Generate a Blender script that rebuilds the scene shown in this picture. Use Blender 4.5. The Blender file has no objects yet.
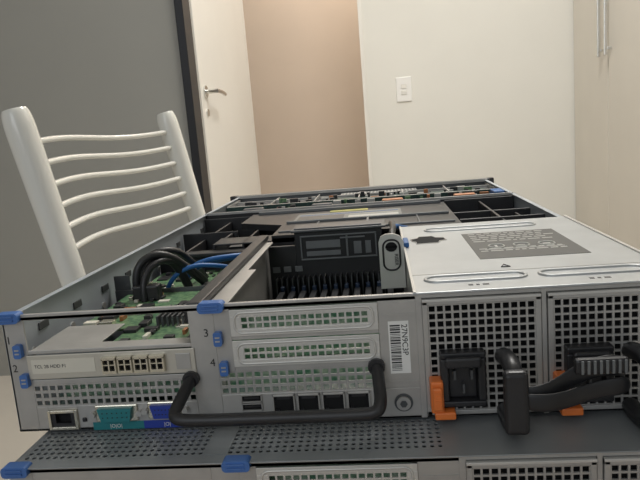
import bpy, bmesh, math, random
from mathutils import Vector, Matrix, Euler
random.seed(4)
COL=bpy.context.collection
# ---------------------------------------------------------------- materials
def mat(name,col,rough=.5,metal=0.,noise=0.,nscale=20.,bump=0.,bscale=200.,col2=None,coat=0.,stretch=None):
    m=bpy.data.materials.new(name);m.use_nodes=True
    nt=m.node_tree;b=nt.nodes["Principled BSDF"]
    b.inputs["Roughness"].default_value=rough;b.inputs["Metallic"].default_value=metal
    b.inputs["Coat Weight"].default_value=coat
    c=(*col,1)
    tc=nt.nodes.new("ShaderNodeTexCoord");mp=nt.nodes.new("ShaderNodeMapping")
    nt.links.new(tc.outputs["Object"],mp.inputs["Vector"])
    if stretch: mp.inputs["Scale"].default_value=stretch
    n=nt.nodes.new("ShaderNodeTexNoise");n.inputs["Scale"].default_value=nscale;n.inputs["Detail"].default_value=5
    nt.links.new(mp.outputs[0],n.inputs["Vector"])
    r=nt.nodes.new("ShaderNodeValToRGB")
    k=noise
    r.color_ramp.elements[0].position=.35;r.color_ramp.elements[1].position=.65
    if col2: r.color_ramp.elements[0].color=c;r.color_ramp.elements[1].color=(*col2,1)
    else:
        r.color_ramp.elements[0].color=tuple(max(0,v*(1-k)) for v in col)+(1,)
        r.color_ramp.elements[1].color=tuple(min(1,v*(1+k)) for v in col)+(1,)
    nt.links.new(n.outputs["Fac"],r.inputs[0]);nt.links.new(r.outputs[0],b.inputs["Base Color"])
    if bump:
        n2=nt.nodes.new("ShaderNodeTexNoise");n2.inputs["Scale"].default_value=bscale
        nt.links.new(mp.outputs[0],n2.inputs["Vector"])
        bp=nt.nodes.new("ShaderNodeBump");bp.inputs["Strength"].default_value=bump;bp.inputs["Distance"].default_value=.001
        nt.links.new(n2.outputs["Fac"],bp.inputs["Height"]);nt.links.new(bp.outputs[0],b.inputs["Normal"])
    return m
STEEL=mat("galvanised_steel",(.46,.45,.43),.42,.5,.08,35)
COVER=mat("slot_cover_steel",(.62,.61,.58),.36,.4,.04,12)
TOPST=mat("psu_cover_steel",(.47,.485,.49),.40,.5,.05,30)
BLUESTEEL=mat("chassis_wall_steel",(.46,.50,.54),.42,.35,.08,15)
LID=mat("lid_steel",(.32,.34,.35),.45,.4,.05,20)
DARKST=mat("dark_steel",(.11,.115,.12),.45,.6,.1,30)
MIDGR=mat("moulding_grey",(.16,.17,.175),.45,.1,.1,30)
BLACK=mat("black_plastic",(.018,.018,.02),.42,0,.2,40)
BLACKM=mat("matte_black",(.012,.012,.013),.7)
HOLE=mat("cavity_shade",(.006,.006,.007),.9)  # near-black paints the shade inside openings onto solid fillers
BLUE=mat("blue_plastic",(.06,.16,.44),.4,0,.08)
BLUE2=mat("port_blue",(.02,.05,.34),.4)
TEAL=mat("port_teal",(.02,.20,.22),.4)
ORANGE=mat("orange_plastic",(.80,.20,.04),.42,0,.06)
PCB=mat("green_circuit_board",(.03,.11,.055),.4,0,0,260,col2=(.17,.29,.14))
PCBD=mat("dark_circuit_board",(.008,.03,.025),.4,0,0,180,col2=(.025,.07,.06))
PCBG=mat("bright_circuit_board",(.12,.34,.20),.5,0,0,150,col2=(.55,.68,.52))
CREAM=mat("card_bracket",(.57,.54,.47),.4,.3,.03)
WHITEL=mat("label_white",(.8,.8,.77),.5)
CLBL=mat("label_cream",(.68,.65,.56),.5)
LBLDK=mat("label_dark",(.085,.085,.08),.5)
LBLTX=mat("label_print",(.5,.5,.47),.5)
LBLGR=mat("label_grey",(.20,.21,.20),.5)
INK=mat("ink",(.02,.02,.02),.6)
YEL=mat("yellow_tag",(.42,.40,.10),.5)
GOLD=mat("contact_metal",(.7,.66,.55),.25,.9)
CBLUE=mat("cable_blue",(.02,.12,.36),.45)
CLIPB=mat("clip_dark_blue",(.01,.025,.06),.45)
COPPER=mat("component_copper",(.42,.17,.07),.4,.3)
CHIP=mat("chip",(.02,.02,.022),.4)
CHAIRM=mat("chair_enamel",(.82,.81,.75),.25,0,.02,8,coat=.4)
SEATM=mat("seat_vinyl",(.6,.57,.5),.55,0,.05,10,bump=.2)
WALLW=mat("wall_white_paint",(.78,.765,.71),.85,0,.015,3,bump=.15,bscale=120)
WALLB=mat("wall_beige_paint",(.76,.64,.53),.85,0,.02,3,bump=.15,bscale=120)
WALLG=mat("panel_grey",(.36,.355,.325),.45,0,.03,2)
TRIMK=mat("black_frame",(.02,.02,.022),.4,.3)
DOORM=mat("door_white",(.80,.78,.73),.45,0,.015,4)
WARD=mat("wardrobe_laminate",(.70,.66,.59),.45,0,.02,4)
CHROME=mat("brushed_chrome",(.7,.7,.68),.25,1.)
FLOORM=mat("floor_tile",(.55,.50,.43),.35,0,.06,3)
CEILM=mat("ceiling_paint",(.85,.85,.83),.9)
WOOD=mat("table_wood",(.35,.22,.13),.5,0,.2,6,stretch=(1,8,1))
SOCK=mat("switch_plastic",(.88,.87,.84),.35)

# ---------------------------------------------------------------- helpers
def empty(name,loc=(0,0,0)):
    e=bpy.data.objects.new(name,None);e.location=loc;e.empty_display_size=.05;COL.objects.link(e);return e
def fin(bm,name,m,parent=None,smooth=False):
    me=bpy.data.meshes.new(name);bm.normal_update();bm.to_mesh(me);bm.free()
    for mm in (m if isinstance(m,(list,tuple)) else [m]): me.materials.append(mm)
    if smooth:
        for p in me.polygons:p.use_smooth=True
    o=bpy.data.objects.new(name,me);COL.objects.link(o)
    if parent:o.parent=parent
    return o
def addbox(bm,b,mi=0):
    x0,x1,y0,y1,z0,z1=b
    v=[bm.verts.new(p) for p in((x0,y0,z0),(x1,y0,z0),(x1,y1,z0),(x0,y1,z0),(x0,y0,z1),(x1,y0,z1),(x1,y1,z1),(x0,y1,z1))]
    for f in((3,2,1,0),(4,5,6,7),(0,1,5,4),(1,2,6,5),(2,3,7,6),(3,0,4,7)):
        bm.faces.new([v[i] for i in f]).material_index=mi
def boxes(name,bs,m,parent=None,bev=0.,seg=2):
    """bs: boxes in mm"""
    bm=bmesh.new()
    for b in bs: addbox(bm,[v/1000 for v in b[:6]],b[6] if len(b)>6 else 0)
    o=fin(bm,name,m,parent)
    if bev:
        md=o.modifiers.new("b","BEVEL");md.width=bev/1000;md.segments=seg;md.limit_method='ANGLE'
    return o
def perf(name,u0,u1,v0,v1,nu,nv,fu,fv,w,m,parent,plane='xz',th=1.,rnd=False):
    """perforated sheet, mm; fu,fv hole fraction"""
    bm=bmesh.new();du=(u1-u0)/nu;dv=(v1-v0)/nv
    def P(u,v):
        return ((u/1000,w/1000,v/1000) if plane=='xz' else (u/1000,v/1000,w/1000))
    for i in range(nu):
        for j in range(nv):
            cu=u0+(i+.5)*du;cv=v0+(j+.5)*dv
            if rnd:
                out=[];inn=[]
                for k in range(8):
                    a=k*math.pi/4;c,s=math.cos(a),math.sin(a);q=1/max(abs(c),abs(s))
                    out.append(bm.verts.new(P(cu+c*q*du/2,cv+s*q*dv/2)));inn.append(bm.verts.new(P(cu+c*fu*du/2,cv+s*fv*dv/2)))
                n=8
            else:
                cs=((-1,-1),(1,-1),(1,1),(-1,1));n=4
                out=[bm.verts.new(P(cu+a*du/2,cv+b*dv/2)) for a,b in cs]
                inn=[bm.verts.new(P(cu+a*fu*du/2,cv+b*fv*dv/2)) for a,b in cs]
            for k in range(n):
                bm.faces.new((out[k],out[(k+1)%n],inn[(k+1)%n],inn[k]))
    bmesh.ops.remove_doubles(bm,verts=bm.verts,dist=1e-6)
    o=fin(bm,name,m,parent)
    md=o.modifiers.new("s","SOLIDIFY");md.thickness=th/1000;md.offset=0
    return o
def tube(name,pts,r,m,parent=None,cyc=False,smooth=True,radii=None,res=4,unit=1000.):
    cu=bpy.data.curves.new(name,'CURVE');cu.dimensions='3D';cu.bevel_depth=r/unit;cu.bevel_resolution=res;cu.use_fill_caps=True
    sp=cu.splines.new('NURBS' if smooth else 'POLY');sp.points.add(len(pts)-1)
    for i,p in enumerate(pts):
        sp.points[i].co=(p[0]/unit,p[1]/unit,p[2]/unit,1)
        if radii: sp.points[i].radius=radii[i]
    sp.use_cyclic_u=cyc
    if smooth: sp.use_endpoint_u=True;sp.order_u=3;sp.resolution_u=8
    cu.materials.append(m)
    o=bpy.data.objects.new(name,cu);COL.objects.link(o)
    if parent:o.parent=parent
    return o
def rrect(u0,u1,v0,v1,r,n=5):
    pts=[]
    for cx,cy,a0 in((u1-r,v1-r,0),(u0+r,v1-r,90),(u0+r,v0+r,180),(u1-r,v0+r,270)):
        for k in range(n+1):
            a=math.radians(a0+90*k/n);pts.append((cx+r*math.cos(a),cy+r*math.sin(a)))
    return pts
def prism(name,pts,w0,w1,m,parent,plane='xz'):
    bm=bmesh.new()
    f=(lambda u,v,w:(u/1000,w/1000,v/1000)) if plane=='xz' else ((lambda u,v,w:(u/1000,v/1000,w/1000)) if plane=='xy' else (lambda u,v,w:(w/1000,u/1000,v/1000)))
    a=[bm.verts.new(f(u,v,w0)) for u,v in pts];b=[bm.verts.new(f(u,v,w1)) for u,v in pts]
    n=len(pts);bm.faces.new(a);bm.faces.new(b[::-1])
    for i in range(n): bm.faces.new((a[i],b[i],b[(i+1)%n],a[(i+1)%n]))
    bmesh.ops.recalc_face_normals(bm,faces=bm.faces)
    return fin(bm,name,m,parent)
def cyl(name,c,r,w0,w1,m,parent,plane='xz',n=20):
    return prism(name,[(c[0]+r*math.cos(2*math.pi*k/n),c[1]+r*math.sin(2*math.pi*k/n)) for k in range(n)],w0,w1,m,parent,plane)
def text(name,s,loc,size,rot,m,parent,ext=.05):
    cu=bpy.data.curves.new(name,'FONT');cu.body=s;cu.size=size/1000;cu.extrude=ext/1000;cu.align_x='LEFT'
    cu.materials.append(m)
    o=bpy.data.objects.new(name,cu);o.location=[v/1000 for v in loc];o.rotation_euler=rot;COL.objects.link(o)
    if parent:o.parent=parent
    return o
FRONT=(math.pi/2,0,0)
# ---------------------------------------------------------------- server rear face
H=83.6;W=444.
def dsub(x0,x1,z0,z1,P,m,nm):
    boxes(nm+"_shell",[(x0-3,x1+3,-1.5,0,z0-1.5,z1+1.5)],GOLD,P,.8)
    prism(nm+"_insert",[(x0,z1),(x1,z1),(x1-2,z0),(x0+2,z0)],-5,-1,m,P)
    b=[]
    for j in range(2):
        for i in range(6): b.append((x0+3.2+i*(x1-x0-7)/5,x0+4.+i*(x1-x0-7)/5,-5.2,-4.9,z0+2.6+j*3.2,z0+3.4+j*3.2))
    boxes(nm+"_pins",b,INK,P)
    for x in(x0-4.5,x1+4.5):
        cyl(nm+"_screw",(x,(z0+z1)/2),2.2,-4,0,STEEL,P,n=6)
def rear_face(P,closed=False):
    F=[(0,15,0,1.5,0,80),(15,129,0,1.5,55.5,58),(15,129,0,1.5,33.5,37),
       (129,146,0,1.5,0,80),(146,157,0,1.5,37,80),(253,279,0,1.5,21,80),(157,253,0,1.5,37,40.5),(157,253,0,1.5,58.6,61.4),
       (15,23,0,1.5,0,17.5),(44,129,0,1.5,0,17.5),(23,44,0,1.5,15,17.5),(146,279,0,1.5,0,21),
       (0,279,0,9,79.5,82),(0,279,0,1.5,79.5,H),(277,281,-.5,2,0,H-1),(354.5,357.5,-.5,2,0,H-1),(431.5,W,-.5,2,0,H),
       (279,W,0,3,80,H),(279,W,0,2,0,1.8)]
    if closed: F.append((15,129,0,1.5,58,80))
    boxes("rear_sheet",F,STEEL,P,.3)
    perf("rear_vent_left",15,129,17.5,33.5,21,3,.68,.62,.7,STEEL,P)
    perf("rear_vent_right",146,253,21,37,19,3,.72,.66,.7,STEEL,P)
    boxes("card_bracket",[(14,131,-1.2,0,38,55)],CREAM,P,.5)
    boxes("card_plate_edge",[(17,62,-1.5,-1.2,42,52)],CLBL,P,.3)
    text("card_print","TCL 2B HDD F1",(19,-1.6,46),3.3,FRONT,INK,P)
    boxes("bracket_screw_plate",[(118,128,-1.8,-1.2,41,52)],STEEL,P,.4)
    b=[];h=[]
    for i in range(4):
        x=68+i*11
        b+= [(x,x+9.8,-5,-1,41,43),(x,x+9.8,-5,-1,50.5,52.3),(x,x+1,-5,-1,43,51),(x+8.8,x+9.8,-5,-1,43,51),(x+4.4,x+5.4,-5,-1,43,51),(x+1,x+8.8,-4.6,-1,46.6,47.4)]
        h.append((x+1,x+8.8,-1.6,-1.2,43,51))
    boxes("optical_cages",b,GOLD,P);boxes("optical_cage_holes",h,HOLE,P)
    for x in(-3,137):
        prism("blue_latch",rrect(x,x+17,78.5,85.5,2.5),-4,4,BLUE,P)
        boxes("latch_ridge",[(x+3,x+14,-5,-4,80.5,81.5),(x+3,x+14,-5,-4,83,84)],BLUE,P,.3)
    for x,z in((7,54),(8.5,33),(145.5,56),(147.5,35.5)):
        prism("blue_tab",rrect(x,x+5.5,z,z+9.5,1.5),-4,1,BLUE,P)
        boxes("tab_slot",[(x+1.2,x+4.3,-4.3,-4,z+3,z+4),(x+1.2,x+4.3,-4.3,-4,z+5.5,z+6.5)],STEEL,P)
    for s,x,z in(("1",1,63.5),("2",2.5,43.5),("3",138.2,62),("4",140.5,41.5)):
        text("slot_number",s,(x,-.2,z),7.5,FRONT,INK,P)
    for z in(61.4,40.5):
        z1=z+17.8;zz0=z+4.6;zz1=z1-4.6
        boxes("slot_cover",[(157,253,-1.2,0,z,zz0),(157,253,-1.2,0,zz1,z1),(157,164,-1.2,0,zz0,zz1),(247,253,-1.2,0,zz0,zz1)],COVER,P,.2)
        perf("slot_cover_mesh",164,247,zz0,zz1,17,2,.76,.70,-.7,COVER,P,th=.8)
        tube("slot_cover_rim",[(u,-1.3,v) for u,v in rrect(160,250,z+2,z1-2,5)],.8,COVER,P,cyc=True,smooth=False)
    boxes("ethernet_port",[(23,25,-2,8,1,15),(42,44,-2,8,1,15),(25,42,-2,8,1,3),(25,42,-2,8,13,15),(23,44,8,9,1,15)],GOLD,P,.3)
    boxes("ethernet_cavity",[(25,42,-1,8,3,5.5),(25,28,-1,8,5.5,13),(39,42,-1,8,5.5,13)],BLACK,P)
    boxes("ethernet_dark",[(28,39,3,8,5.5,13)],HOLE,P)
    boxes("round_button",[(47,50,-1.5,0,6,9)],BLACK,P,.8)
    dsub(60,84,7,16,P,TEAL,"serial_port");dsub(97,116,8,17,P,BLUE2,"video_port")
    boxes("port_label_teal",[(54,90,-.6,.1,-0.5,5.0)],TEAL,P);boxes("port_label_blue",[(90,129,-.6,.1,-.5,5.0)],BLUE2,P)
    text("serial_mark","|O|O|",(66,-.8,1),3.6,FRONT,WHITEL,P);text("video_mark","|O|",(104,-.8,1),3.6,FRONT,WHITEL,P)
    for z in(9.5,15.5):
        boxes("usb_port",[(159,173,-1.5,-.2,z,z+.7),(159,173,-1.5,-.2,z+4.6,z+5.2),(159,159.7,-1.5,-.2,z,z+5),(172.3,173,-1.5,-.2,z,z+5)],STEEL,P)
        boxes("usb_tongue",[(161,171,-1.2,-.2,z+2.4,z+3.6,0),(159.7,172.3,-.4,-.1,z+.7,z+4.6,1)],[BLACK,HOLE],P)
    for i in range(4):
        x=180+i*16.5
        boxes("network_port",[(x,x+1,-2,-.2,7,20),(x+14,x+15,-2,-.2,7,20),(x,x+15,-2,-.2,18.9,20),(x,x+15,-2,-.2,7,8)],STEEL,P,.2)
        boxes("network_cavity",[(x+1,x+14,-.5,-.1,8,18.9,0),(x+3,x+12,-1.6,-.5,16.8,18.9,1),(x+2,x+4,-1.8,-.5,8,10,1)],[HOLE,BLACK],P)
        boxes("network_mark",[(x+3,x+5,-.3,0,3.2,5.2),(x+7,x+8,-.3,0,3,5.4),(x+7,x+11,-.3,0,3,3.8),(x+10,x+11,-.3,0,3,5.4)],INK,P)
    tube("cable_handle",[(127,-1,34),(124,-16,27),(122,-27,22),(124,-31,19.5),(133,-32,18.5),(190,-32,18.5),(242,-32,18.5),(249,-32,19.5),(252,-29,23),(251.5,-16,30),(250,-1,37)],4.0,BLACK,P,res=6)
    for x,z in((127,34),(250,37)): cyl("handle_boss",(x,z),5.5,-4,0,BLACK,P)
    boxes("asset_label",[(259,272,-.25,0,31,66)],WHITEL,P)
    b=[];z=33.
    while z<64:
        w=random.choice((.35,.6,1.));b.append((260,266.5,-.35,-.25,z,z+w));z+=w+random.choice((.4,.7))
    boxes("barcode",b,INK,P)
    text("asset_number","27N9C3P",(267.5,-.4,64),5.2,(math.pi/2,math.pi/2,0),INK,P)
    cyl("captive_screw",(266,11),6,-1,0,DARKST,P,n=24);cyl("captive_screw_ring",(266,11),4.6,-2.6,-1,STEEL,P,n=24);cyl("captive_screw_head",(266,11),2.4,-3.4,-2.5,DARKST,P,n=6)
    boxes("right_emboss",[(256,277,-.5,0,70,71),(256,277,-.5,0,25,26)],STEEL,P)
    for x0 in(281,358):
        x1=x0+73
        boxes("psu_frame",[(x0,x0+3.5,-2,2,2,79),(x1-3.5,x1,-2,2,2,79),(x0,x1,-2,2,2,5),(x0,x1,-2,2,75.5,79)],STEEL,P,.5)
        perf("psu_grille",x0+3.5,x1-3.5,5,75.5,13,14,.74,.74,-.5,STEEL,P,th=1.4)
        boxes("psu_shade_backing",[(x0+1,x1-1,9,14,3,78)],HOLE,P)  # dark slab behind the grille stands in for the unlit inside
        boxes("psu_top_lip",[(x0,x1,-2.5,2,77.6,79.4)],COVER,P,.3)
        ix=x0+9
        boxes("psu_inlet",[(ix,ix+28,-9,0,10,14),(ix,ix+28,-9,0,42,46),(ix,ix+5,-9,0,14,42),(ix+23,ix+28,-9,0,14,42),(ix+5,ix+23,-3,0,14,42)],BLACK,P,1.)
        boxes("inlet_pins",[(ix+8,ix+9.5,-8,-3,28,34),(ix+18.5,ix+20,-8,-3,28,34),(ix+13.3,ix+14.7,-8,-3,19,25)],DARKST,P)
        boxes("inlet_plug_shoulder",[(ix+3,ix+25,-13,-9,37,44)],BLACK,P,1.5)
        boxes("orange_latch",[(x0+2,x0+10,-13,-1,8,29),(x0+3,x0+9,-16,-13,11,26)],ORANGE,P,1.2)
        boxes("orange_latch_grooves",[(x0+4,x0+8,-16.4,-16,14+3*k,15+3*k) for k in range(4)],ORANGE,P)
        boxes("orange_latch_foot",[(x0+4,x0+17,-14,-2,4,9)],ORANGE,P,1)
        hx=x0+49
        tube("psu_handle",[(hx,-1,40),(hx,-14,44),(hx,-30,44),(hx,-36,38),(hx,-37,18),(hx,-30,6),(hx,-14,2),(hx,-1,4)],5.4,BLACK,P,res=5)
        boxes("handle_pad",[(hx-7,hx+7,-42,-34,6,45)],BLACK,P,3,3)

# ================================================================ OPEN SERVER
S=empty("rack_server_opened",(0,0,0))
rear_face(S)
boxes("chassis_floor",[(0,W,0,752,0,1.5)],DARKST,S)
boxes("chassis_wall_l",[(0,1.5,0,752,1.5,H-1.5),(1.5,5,0,752,H-2.6,H-1.5)],BLUESTEEL,S,.2)
boxes("chassis_wall_r",[(W-1.5,W,0,752,1.5,H-1.5),(W-5,W-1.5,268,752,H-2.6,H-1.5)],BLUESTEEL,S,.2)
b=[]
for y in range(40,720,55): b.append((1.5,2.6,y,y+14,60,66))
boxes("wall_hooks",b,DARKST,S,.5)
for y in(30,90,150,230,300): cyl("wall_rivet",(y,48),3.2,1.4,2.4,STEEL,S,plane='yz',n=14)
boxes("mainboard",[(5,276,10,455,4,6)],PCBD,S)
boxes("psu_cage_side",[(277,278.5,2,265,1.5,H-1),(277,W,264,265.5,1.5,H-1)],STEEL,S)
boxes("psu_cover",[(276,W,-1,266,H-1.2,H+.4)],TOPST,S,.5)
boxes("psu_cover_edge",[(276,278,-1,266,H+.4,H+1.2),(W-2.5,W,-1,266,H+.4,H+1.6)],COVER,S,.3)
hp=[(288,163),(307,163),(309,172),(315,176),(314,187),(307,190),(304,199),(292,199),(290,191),(284,187),(285,177),(288,173)]
prism("cutout_shade_plate",hp,H+.4,H+.6,HOLE,S,'xy')  # black plate on top of the cover paints the dark of a hole
tube("cover_cutout_lip",[(u,v,H+.5) for u,v in hp],.5,STEEL,S,cyc=True,smooth=False)
boxes("cover_label",[(331,412,86,198,H+.4,H+.75)],LBLDK,S,.2)
b=[]
for k in range(7):
    y=190-k*9-(24 if k>4 else 0)
    xx=336
    while xx<400:
        w=random.uniform(3,10);b.append((xx,min(xx+w,407),y,y+2.6,H+.75,H+.85));xx+=w+2
boxes("label_print_lines",b,LBLTX,S)
for x in(345,365,385):
    tube("label_symbol",[(u,v,H+.9) for u,v in rrect(x,x+12,124,138,5.5)],.7,LBLTX,S,cyc=True,smooth=False,res=1)
boxes("label_symbol_bars",[(340,402,118,119.5,H+.75,H+.85),(350,352,128,136,H+.75,H+.9),(368,374,130,132,H+.75,H+.9),(388,394,129,133,H+.75,H+.9)],LBLTX,S)
for (a,c) in((286,352),(361,428)):
    tube("cover_emboss",[(u,v,H+.5) for u,v in rrect(a,c,22,38,7.9)],1.3,TOPST,S,cyc=True,smooth=False)
    boxes("cover_stamp",[(a+26,a+29,10,13,H+.4,H+.5),(a+31,a+33,10,13,H+.4,H+.5),(a+35,a+39,10,13,H+.4,H+.5)],INK,S)
tube("cover_emboss",[(u,v,H+.5) for u,v in rrect(300,405,222,240,8.9)],1.2,TOPST,S,cyc=True,smooth=False)
tube("cover_triangle_mark",[(341,56,H+.6),(347,56,H+.6),(344,64,H+.6)],.5,INK,S,cyc=True,smooth=False,res=1)
boxes("cover_fold_line",[(276,W,46,47,H+.4,H+.6)],STEEL,S)
# left riser bay
boxes("expansion_card",[(62,129,3,168,50.5,52.3),(18,62,60,168,50.5,52.3)],PCB,S)
b=[]
for k in range(70):
    x=random.uniform(22,118);y=random.uniform(62,155) if x<62 else random.uniform(12,155);w=random.uniform(2,11);d=random.uniform(2,12);b.append((x,min(x+w,127),y,y+d,52.3,52.3+random.uniform(1,4),random.choice((0,0,0,1,2,3))))
boxes("card_components",b,[CHIP,GOLD,CLBL,COPPER],S,.2)
boxes("card_heatsink",[(84+i*4,85.5+i*4,60,95,52.3,60) for i in range(7)],DARKST,S)
boxes("riser_board_l",[(130,131.8,8,200,6,74)],PCB,S)
boxes("riser_slots_l",[(120,130,20,150,46,56),(120,130,20,150,66,74)],BLACK,S,.5)
boxes("slot_shelf",[(15,129,1.5,16,56,57),(15,60,16,58,56,57)],STEEL,S,.2)
boxes("riser_cage_l",[(5,134,170,171.5,30,56),(5,20,171,172.5,30,70)],DARKST,S)
boxes("riser_divider",[(133,134.5,4,276,4,80)],STEEL,S)
boxes("riser_divider_cap",[(126,136,8,278,78,H-.5)],BLACK,S,1)
boxes("riser_plate",[(136,150,14,130,76,77.5),(136,143,130,262,76,77.5)],STEEL,S,.3)
# centre bay
boxes("riser_board_r",[(139,253,22,23.5,38,60)],PCBG,S)
boxes("riser_board_r2",[(157,253,10,11.5,60,78)],PCBG,S)
boxes("card_low_l",[(30,129,14,15.5,18,34)],PCBG,S)
boxes("card_low_r",[(146,250,14,15.5,20,38)],PCBG,S)
b=[]
for i in range(11): b.append((150+i*11,156+i*11,90,235,6,30))
boxes("memory_slots",b,BLACK,S,.5)
b=[]
for i in range(11): b.append((151+i*11,155+i*11,84,90,6,32));b.append((151+i*11,155+i*11,235,241,6,34))
boxes("memory_clips",b,CLIPB,S,.5)
b=[]
for i in range(22): b.append((145+i*5.6,146.2+i*5.6,246,262,6,40))
boxes("heatsink_fins",b,DARKST,S)
boxes("duct_front_wall",[(137,276,263,268,6,72)],BLACK,S,.8)
boxes("duct_wall_vents",[(140+i*12,148+i*12,261.5,263,44,50) for i in range(3)]+[(260,272,261.5,263,50,64)],MIDGR,S,.3)
boxes("duct_plate",[(166,258,262,266,30,87)],BLACK,S,.8)
boxes("duct_plate_frame",[(172,252,260,262,80.5,82),(172,252,260,262,56,57.5),(172,173.5,260,262,58,80),(250.5,252,260,262,58,80),(178,214,260.5,262,68,76),(178,214,260.5,262,60,65),(220,222,260.5,262,58,80),(214,240,259.5,262,77,78.5),(228,236,260.5,262,60,73),(240,246,260.5,262,60,73)],MIDGR,S,.3)
boxes("duct_cap",[(163,262,258,300,86,88.5),(166,258,262,270,88.5,90)],DARKST,S,.8)
boxes("lever_base",[(255,276,140,200,74,76)],STEEL,S,.3)
prism("riser_lever",[(255,52),(276,52),(276,92),(273,97),(268,99),(261,99),(257,97),(255,92)],138,141,COVER,S)
tube("riser_lever_slot",[(u,137.6,v) for u,v in rrect(258.5,272.5,68,94,6)],.8,BLACK,S,cyc=True,smooth=False)
prism("riser_lever_cavity",rrect(260.5,270.5,84,92,4.5),137.2,138,HOLE,S)
text("lever_print","RISER",(268,137,82),4.2,(math.pi/2,math.pi/2,0),INK,S)
boxes("lever_blue_clip",[(276.5,281,150,176,H+.4,H+5)],CBLUE,S,1)
tube("lever_cable",[(262,150,60),(266,180,88),(270,220,94),(268,255,90)],3,BLACK,S)
# air shroud
prism("air_shroud",[(135,300),(345,300),(345,505),(75,505),(75,420),(135,380)],70,78,BLACK,S,'xy')
boxes("air_shroud_skirt",[(135,345,300,303,6,76),(135,138,303,400,6,74),(342,345,300,505,6,76)],BLACK,S,1)
boxes("air_shroud_ridges",[(140,340,318,321,78,80),(140,340,385,388,78,81),(85,340,492,496,78,82),(240,243,321,385,78,80.5),(180,182,321,385,78,79.5),(300,302,321,385,78,79.5)],MIDGR,S,.6)
boxes("shroud_label",[(146,284,402,466,78,78.4)],LBLGR,S)
boxes("shroud_label_art",[(150,210,408,440,78.4,78.6,0),(216,280,408,426,78.4,78.6,1),(150,280,448,451,78.4,78.6,2),(216,280,434,437,78.4,78.6,1)],[LBLDK,LBLTX,CBLUE],S)
boxes("shroud_tag",[(188,240,470,486,78,78.6)],YEL,S)
boxes("left_bay_walls",[(3,134,300,303,6,66),(3,75,395,398,6,72),(30,33,303,395,6,64),(66,69,303,395,6,70),(100,103,303,395,6,72),(3,75,500,504,6,76),(40,43,398,500,6,70)],BLACK,S,.8)
boxes("left_bay_top",[(5,134,284,300,62,66),(66,134,303,345,70,72)],BLACK,S,.8)
boxes("left_bay_block",[(8,28,310,380,6,52),(72,98,350,392,6,60)],DARKST,S,1)
boxes("right_bay_walls",[(346,440,330,333,6,78),(346,440,400,403,6,76),(392,395,270,500,6,76),(346,440,500,503,6,80),(420,423,333,400,6,72)],BLACK,S,.8)
boxes("right_bay_floor",[(346,440,270,500,6,40)],BLACKM,S)
boxes("fan_beam",[(2,442,512,524,66,H-1),(2,442,524,556,66,70)],BLACK,S,.8)
boxes("fan_beam_edge",[(2,442,510.5,512,80,H)],STEEL,S,.3)
b=[]
for i in range(4):
    x=12+i*108;b+= [(x,x+96,560,600,8,74)]
boxes("fan_modules",b,BLACK,S,2)
for i in range(4):
    x=12+i*108;boxes("fan_grip",[(x+32,x+64,572,588,74,79)],COPPER if i in(2,3) else DARKST,S,2)
boxes("backplane",[(8,436,618,622,6,78)],PCBD,S)
boxes("drive_cage",[(4,440,630,735,6,72)],DARKST,S,.5)
boxes("drive_cage_ribs",[(4,440,634,637,74,77),(4,440,700,703,74,77)]+[(4+i*72.5,6+i*72.5,637,735,72,78) for i in range(7)],STEEL,S,.3)
perf("drive_cage_vent",190,320,704,734,22,4,.7,.7,77,COVER,S,'xy',th=.8)
b=[]
for k in range(90):
    x=random.uniform(30,425);y=random.choice((random.uniform(604,616),random.uniform(640,690),random.uniform(640,690)));z=72 if y>630 else 70
    b.append((x,x+random.uniform(3,14),y,y+random.uniform(3,9),z,z+random.uniform(2,10),random.choice((0,0,0,1,2,3,4))))
boxes("front_board_parts",b,[CHIP,STEEL,COPPER,LBLTX,PCB],S,.3)
boxes("control_board",[(180,430,638,694,72,73.6)],PCBD,S)
boxes("front_bezel_strip",[(-4,448,738,752,0,H+.5)],DARKST,S,.8)
boxes("front_bezel_edge",[(0,444,735,738,H-4,H+1)],STEEL,S,.3)
boxes("front_ears",[(-14,0,740,752,0,H+1),(444,456,740,752,0,H+1)],BLACK,S,1)
boxes("fan_cable_clip",[(425,440,560,600,74,81)],CBLUE,S,1)
# cables
tube("power_cable",[(40,150,20),(34,148,60),(38,150,84),(52,160,92),(68,170,84),(74,200,60),(80,250,30)],3.6,BLACK,S)
tube("power_cable",[(48,140,20),(44,138,56),(46,146,78),(58,160,86),(72,180,78),(78,220,50)],3.2,BLACK,S)
tube("power_cable",[(30,165,20),(28,170,60),(36,180,86),(52,190,90),(66,210,80),(70,260,40)],3.2,BLACK,S)
tube("power_cable",[(36,152,50),(42,156,78),(56,166,86),(66,176,78),(70,190,52)],4.2,BLACK,S)
boxes("cable_connector",[(34,58,140,152,52,66)],BLACK,S,1.5)
tube("ribbon_cable",[(60,215,50),(66,212,66),(84,216,72),(104,226,72),(120,240,70),(134,262,72)],2.6,CBLUE,S)
tube("ribbon_cable",[(56,225,50),(66,222,62),(86,226,68),(106,238,68),(126,262,66)],2.2,CBLUE,S)
tube("ribbon_cable",[(52,180,52),(60,176,66),(78,182,74),(96,196,70),(112,214,62),(120,240,56)],2.2,CBLUE,S)
tube("ribbon_cable",[(262,250,60),(268,262,80),(272,280,84),(280,300,78),(300,330,70)],2.4,CBLUE,S)
boxes("capacitors",[(10+i*12,18+i*12,200,208,6,22) for i in range(8)],CHIP,S,2)
boxes("raid_card",[(10,124,178,290,44,45.6)],PCB,S)
b=[(18,34,205,225,45.6,48,0),(40,55,240,262,45.6,48,0),(16,28,250,270,45.6,47,0),(80,104,192,214,45.6,50,0)]
for k in range(30):
    x=random.uniform(12,116);y=random.uniform(182,280);b.append((x,x+random.uniform(2,6),y,y+random.uniform(2,7),45.6,47+random.uniform(0,3),random.choice((0,1,2))))
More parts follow.
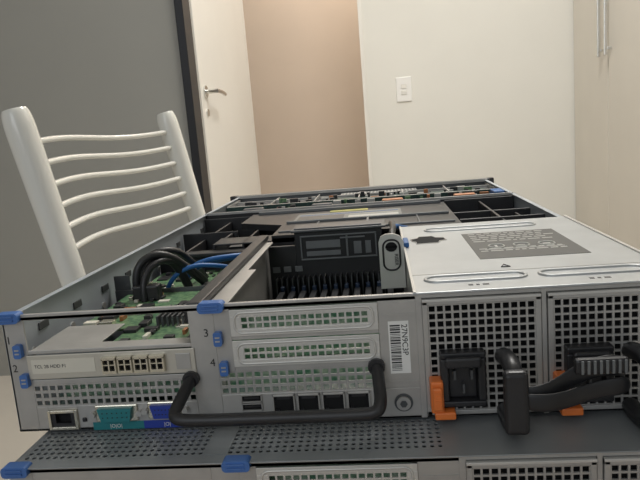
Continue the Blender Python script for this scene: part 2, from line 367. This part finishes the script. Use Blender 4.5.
boxes("raid_card_chips",b,[CHIP,GOLD,CLBL],S,.3)
def strap(name,pts,w,P):
    bm=bmesh.new();pr=None
    for (x,y,z) in pts:
        a=bm.verts.new((x/1000,y/1000,(z-w/2)/1000));c=bm.verts.new((x/1000,y/1000,(z+w/2)/1000))
        if pr: bm.faces.new((pr[0],a,c,pr[1]))
        pr=(a,c)
    o=fin(bm,name,BLACK,P,True);md=o.modifiers.new("s","SOLIDIFY");md.thickness=.0025
    md=o.modifiers.new("d","SUBSURF");md.levels=2;md.render_levels=2
    return o
strap("velcro_strap",[(331,-34,27),(337,-37,27),(348,-36,28),(358,-30,31),(368,-28,37),(380,-30,42),(390,-30,42),(397,-24,38),(399,-14,34)],14,S)
strap("velcro_strap",[(331,-38,26),(346,-41,24),(362,-36,25),(376,-32,28),(388,-33,30),(398,-30,30)],12,S)
boxes("strap_buckle",[(364,394,-36,-31,39,49)],BLACK,S,2)
boxes("strap_buckle_ribs",[(367+i*3.4,368.6+i*3.4,-37,-36,40,48) for i in range(8)],MIDGR,S,.3)

# ================================================================ LOWER SERVER (closed)
L=empty("rack_server_closed",(.018,-.045,-.0846-.0012))
rear_face(L,True)
boxes("chassis",[(0,W,10,752,0,2),(0,1.5,2,752,0,H-1),(W-1.5,W,2,752,0,H-1),(0,W,750,752,0,H-1)],BLUESTEEL,L)
perf("lid_vent_sheet",4,270,8,64,56,10,.62,.6,H-.2,LID,L,'xy',th=.8,rnd=True)
boxes("lid",[(0,W,64,752,H-.6,H+.2),(270,W,-2,64,H-.6,H+.2),(0,4,-2,64,H-.6,H+.2),(4,270,-2,8,H-.6,H+.2)],LID,L,.2)
boxes("lid_vent_shade",[(4,275,12,70,58,60)],HOLE,L)  # dark sheet below the vent holes stands in for shade under the lid
boxes("lid_seams",[(124,138,8,64,H-.2,H+.6)],LID,L)
boxes("inner_boards",[(20,129,14,16,18,54),(146,250,14,16,20,78)],PCBG,L)

# ================================================================ CHAIR
FZ=-.56
C=empty("metal_chair",(0,0,0))
def lean(z): return -.191+(.242-z)*.2
Y0,Y1=.386,.80
for y,x0,nm in((Y0,0,"post_1"),(Y1,.055,"post_2")):
    zs=[.246,.24,.2,.1,0,-.12,-.3,FZ]
    pts=[((lean(z)+x0)*1000 if z>-.12 else (lean(-.12)+x0-.04*(-.12-z)/.44)*1000,y*1000,z*1000) for z in zs]
    tube(nm,pts,19,CHAIRM,C,radii=[.8,1,1.02,.95,.85,.8,.75,.65],res=6)
for i in range(6):
    z=.203-.029*i
    pts=[]
    for k in range(9):
        t=k/8;y=Y0+(Y1-Y0)*t
        pts.append(((lean(z)+.055*t-.030*math.sin(math.pi*t))*1000,y*1000,(z+.008*t+.004*math.sin(math.pi*2*t))*1000))
    tube("back_bar_%d"%(i+1),pts,4.4,CHAIRM,C)
prism("seat",rrect(-108,300,400,790,50),-112,-89.5,SEATM,C,'xy')
for x,y in((.27,.43),(.27,.76)): tube("leg",[(x*1000,y*1000,-112),(x*1000+25,y*1000,FZ*1000)],13,CHAIRM,C,smooth=False)
for y in(.386,.80):
    tube("seat_rail",[(-125 if y<.5 else -75,y*1000,-120),(285,(.43 if y<.5 else .76)*1000,-120)],10,CHAIRM,C,smooth=False)
T=empty("side_table",(0,0,0))
prism("top",rrect(-20,500,-150,360,20),-112,-87.5,WOOD,T,'xy')
boxes("legs",[(0,35,-130,-95,FZ*1000,-112),(445,480,-130,-95,FZ*1000,-112),(0,35,305,340,FZ*1000,-112),(445,480,305,340,FZ*1000,-112)],WOOD,T,3)

# ================================================================ ROOM
F=FZ*1000;CE=2040.
boxes("floor",[(-3500,3000,-3000,4500,F-50,F)],FLOORM)
boxes("ceiling",[(-3500,3000,-3000,4500,CE,CE+50)],CEILM)
boxes("wall_back",[(200,2500,2900,3020,F,CE)],WALLW)
boxes("wall_hall",[(-3500,2500,3700,3800,F,CE)],WALLB)
boxes("wall_right",[(1850,1950,-3000,2900,F,CE)],WALLW)
boxes("wall_left",[(-3400,-3300,-3000,3700,F,CE)],WALLW)
boxes("baseboard_back",[(205,1200,2885,2900,F,F+90)],DOORM)
boxes("wall_partition",[(-3300,-331,1600,1660,F,CE)],WALLG)
boxes("trim_1",[(-331,-305,1590,1670,F,CE)],TRIMK,None,2)
D=empty("door_1",(-.37,2.86,0))
boxes("leaf",[(-36,0,-820,0,F+8,1560)],DOORM,D,2)
boxes("edge_strip",[(-37,1,-4,0,F+8,1560)],DOORM,D)
hz=375
cyl("rose_plate",(-765,hz),24,0,6,CHROME,D,'yz',24)
cyl("rose_neck",(-765,hz),9,6,50,CHROME,D,'yz',16)
tube("lever",[(48,-770,hz),(50,-740,hz),(50,-690,hz-3),(46,-650,hz-8)],8,CHROME,D)
cyl("key_rose",(-765,hz-80),14,0,5,CHROME,D,'yz',20)
D.rotation_euler=(0,0,math.radians(-2))
boxes("trim_2",[(-410,-370,2855,2900,F,1600),(200,216,2870,2900,F,CE)],DOORM)
SW=empty("light_switch",(0,0,0))
x,z=403,360
boxes("plate",[(x-38,x+38,2892,2900,z-60,z+60)],SOCK,SW,3)
boxes("rockers",[(x-14,x+14,2888,2893,z+4,z+26),(x-14,x+14,2888,2893,z-26,z-4)],DOORM,SW,2)
Wd=empty("wardrobe",(0,0,0))
boxes("carcass",[(1245,1840,300,2898,F+20,CE-30)],WARD,Wd,2)
for i,(a,c) in enumerate(((320,1000),(1006,1700),(1706,2422),(2428,2890))):
    boxes("door_%d"%(i+1),[(1225,1244,a,c,F+60,CE-60)],WARD,Wd,2)
for y in(2385,2465):
    boxes("handle",[(1195,1207,y-6,y+6,400,760),(1207,1225,y-5,y+5,420,432),(1207,1225,y-5,y+5,728,740)],CHROME,Wd,2)

# ================================================================ LIGHTS
def area(n,loc,rot,size,e,col):
    l=bpy.data.lights.new(n,'AREA');l.size=size;l.energy=e;l.color=col
    o=bpy.data.objects.new(n,l);o.location=loc;o.rotation_euler=rot;COL.objects.link(o)
area("ceiling_lamp",(.6,1.3,1.98),(0,0,0),.6,38,(1,.975,.93))
area("hall_lamp",(.1,3.3,2.0),(0,0,0),.4,17,(1,.90,.80))
area("fill_light",(-.6,-2.4,1.3),(math.radians(75),0,math.radians(-10)),1.4,14,(.9,.95,1))  # unseen fill added behind the camera to brighten the chassis interior
w=bpy.data.worlds.new("World");bpy.context.scene.world=w;w.use_nodes=True
w.node_tree.nodes["Background"].inputs[0].default_value=(.88,.93,1,1);w.node_tree.nodes["Background"].inputs[1].default_value=.33
bpy.context.scene.view_settings.view_transform='Standard'
# ================================================================ CAMERA
cam=bpy.data.cameras.new("camera");o=bpy.data.objects.new("camera",cam);COL.objects.link(o)
o.location=(.26069,-.39208,.18870);o.rotation_euler=(1.40121,.08087,.08932)
cam.sensor_width=36;cam.lens=635.885/640*36;cam.clip_start=.01
bpy.context.scene.camera=o
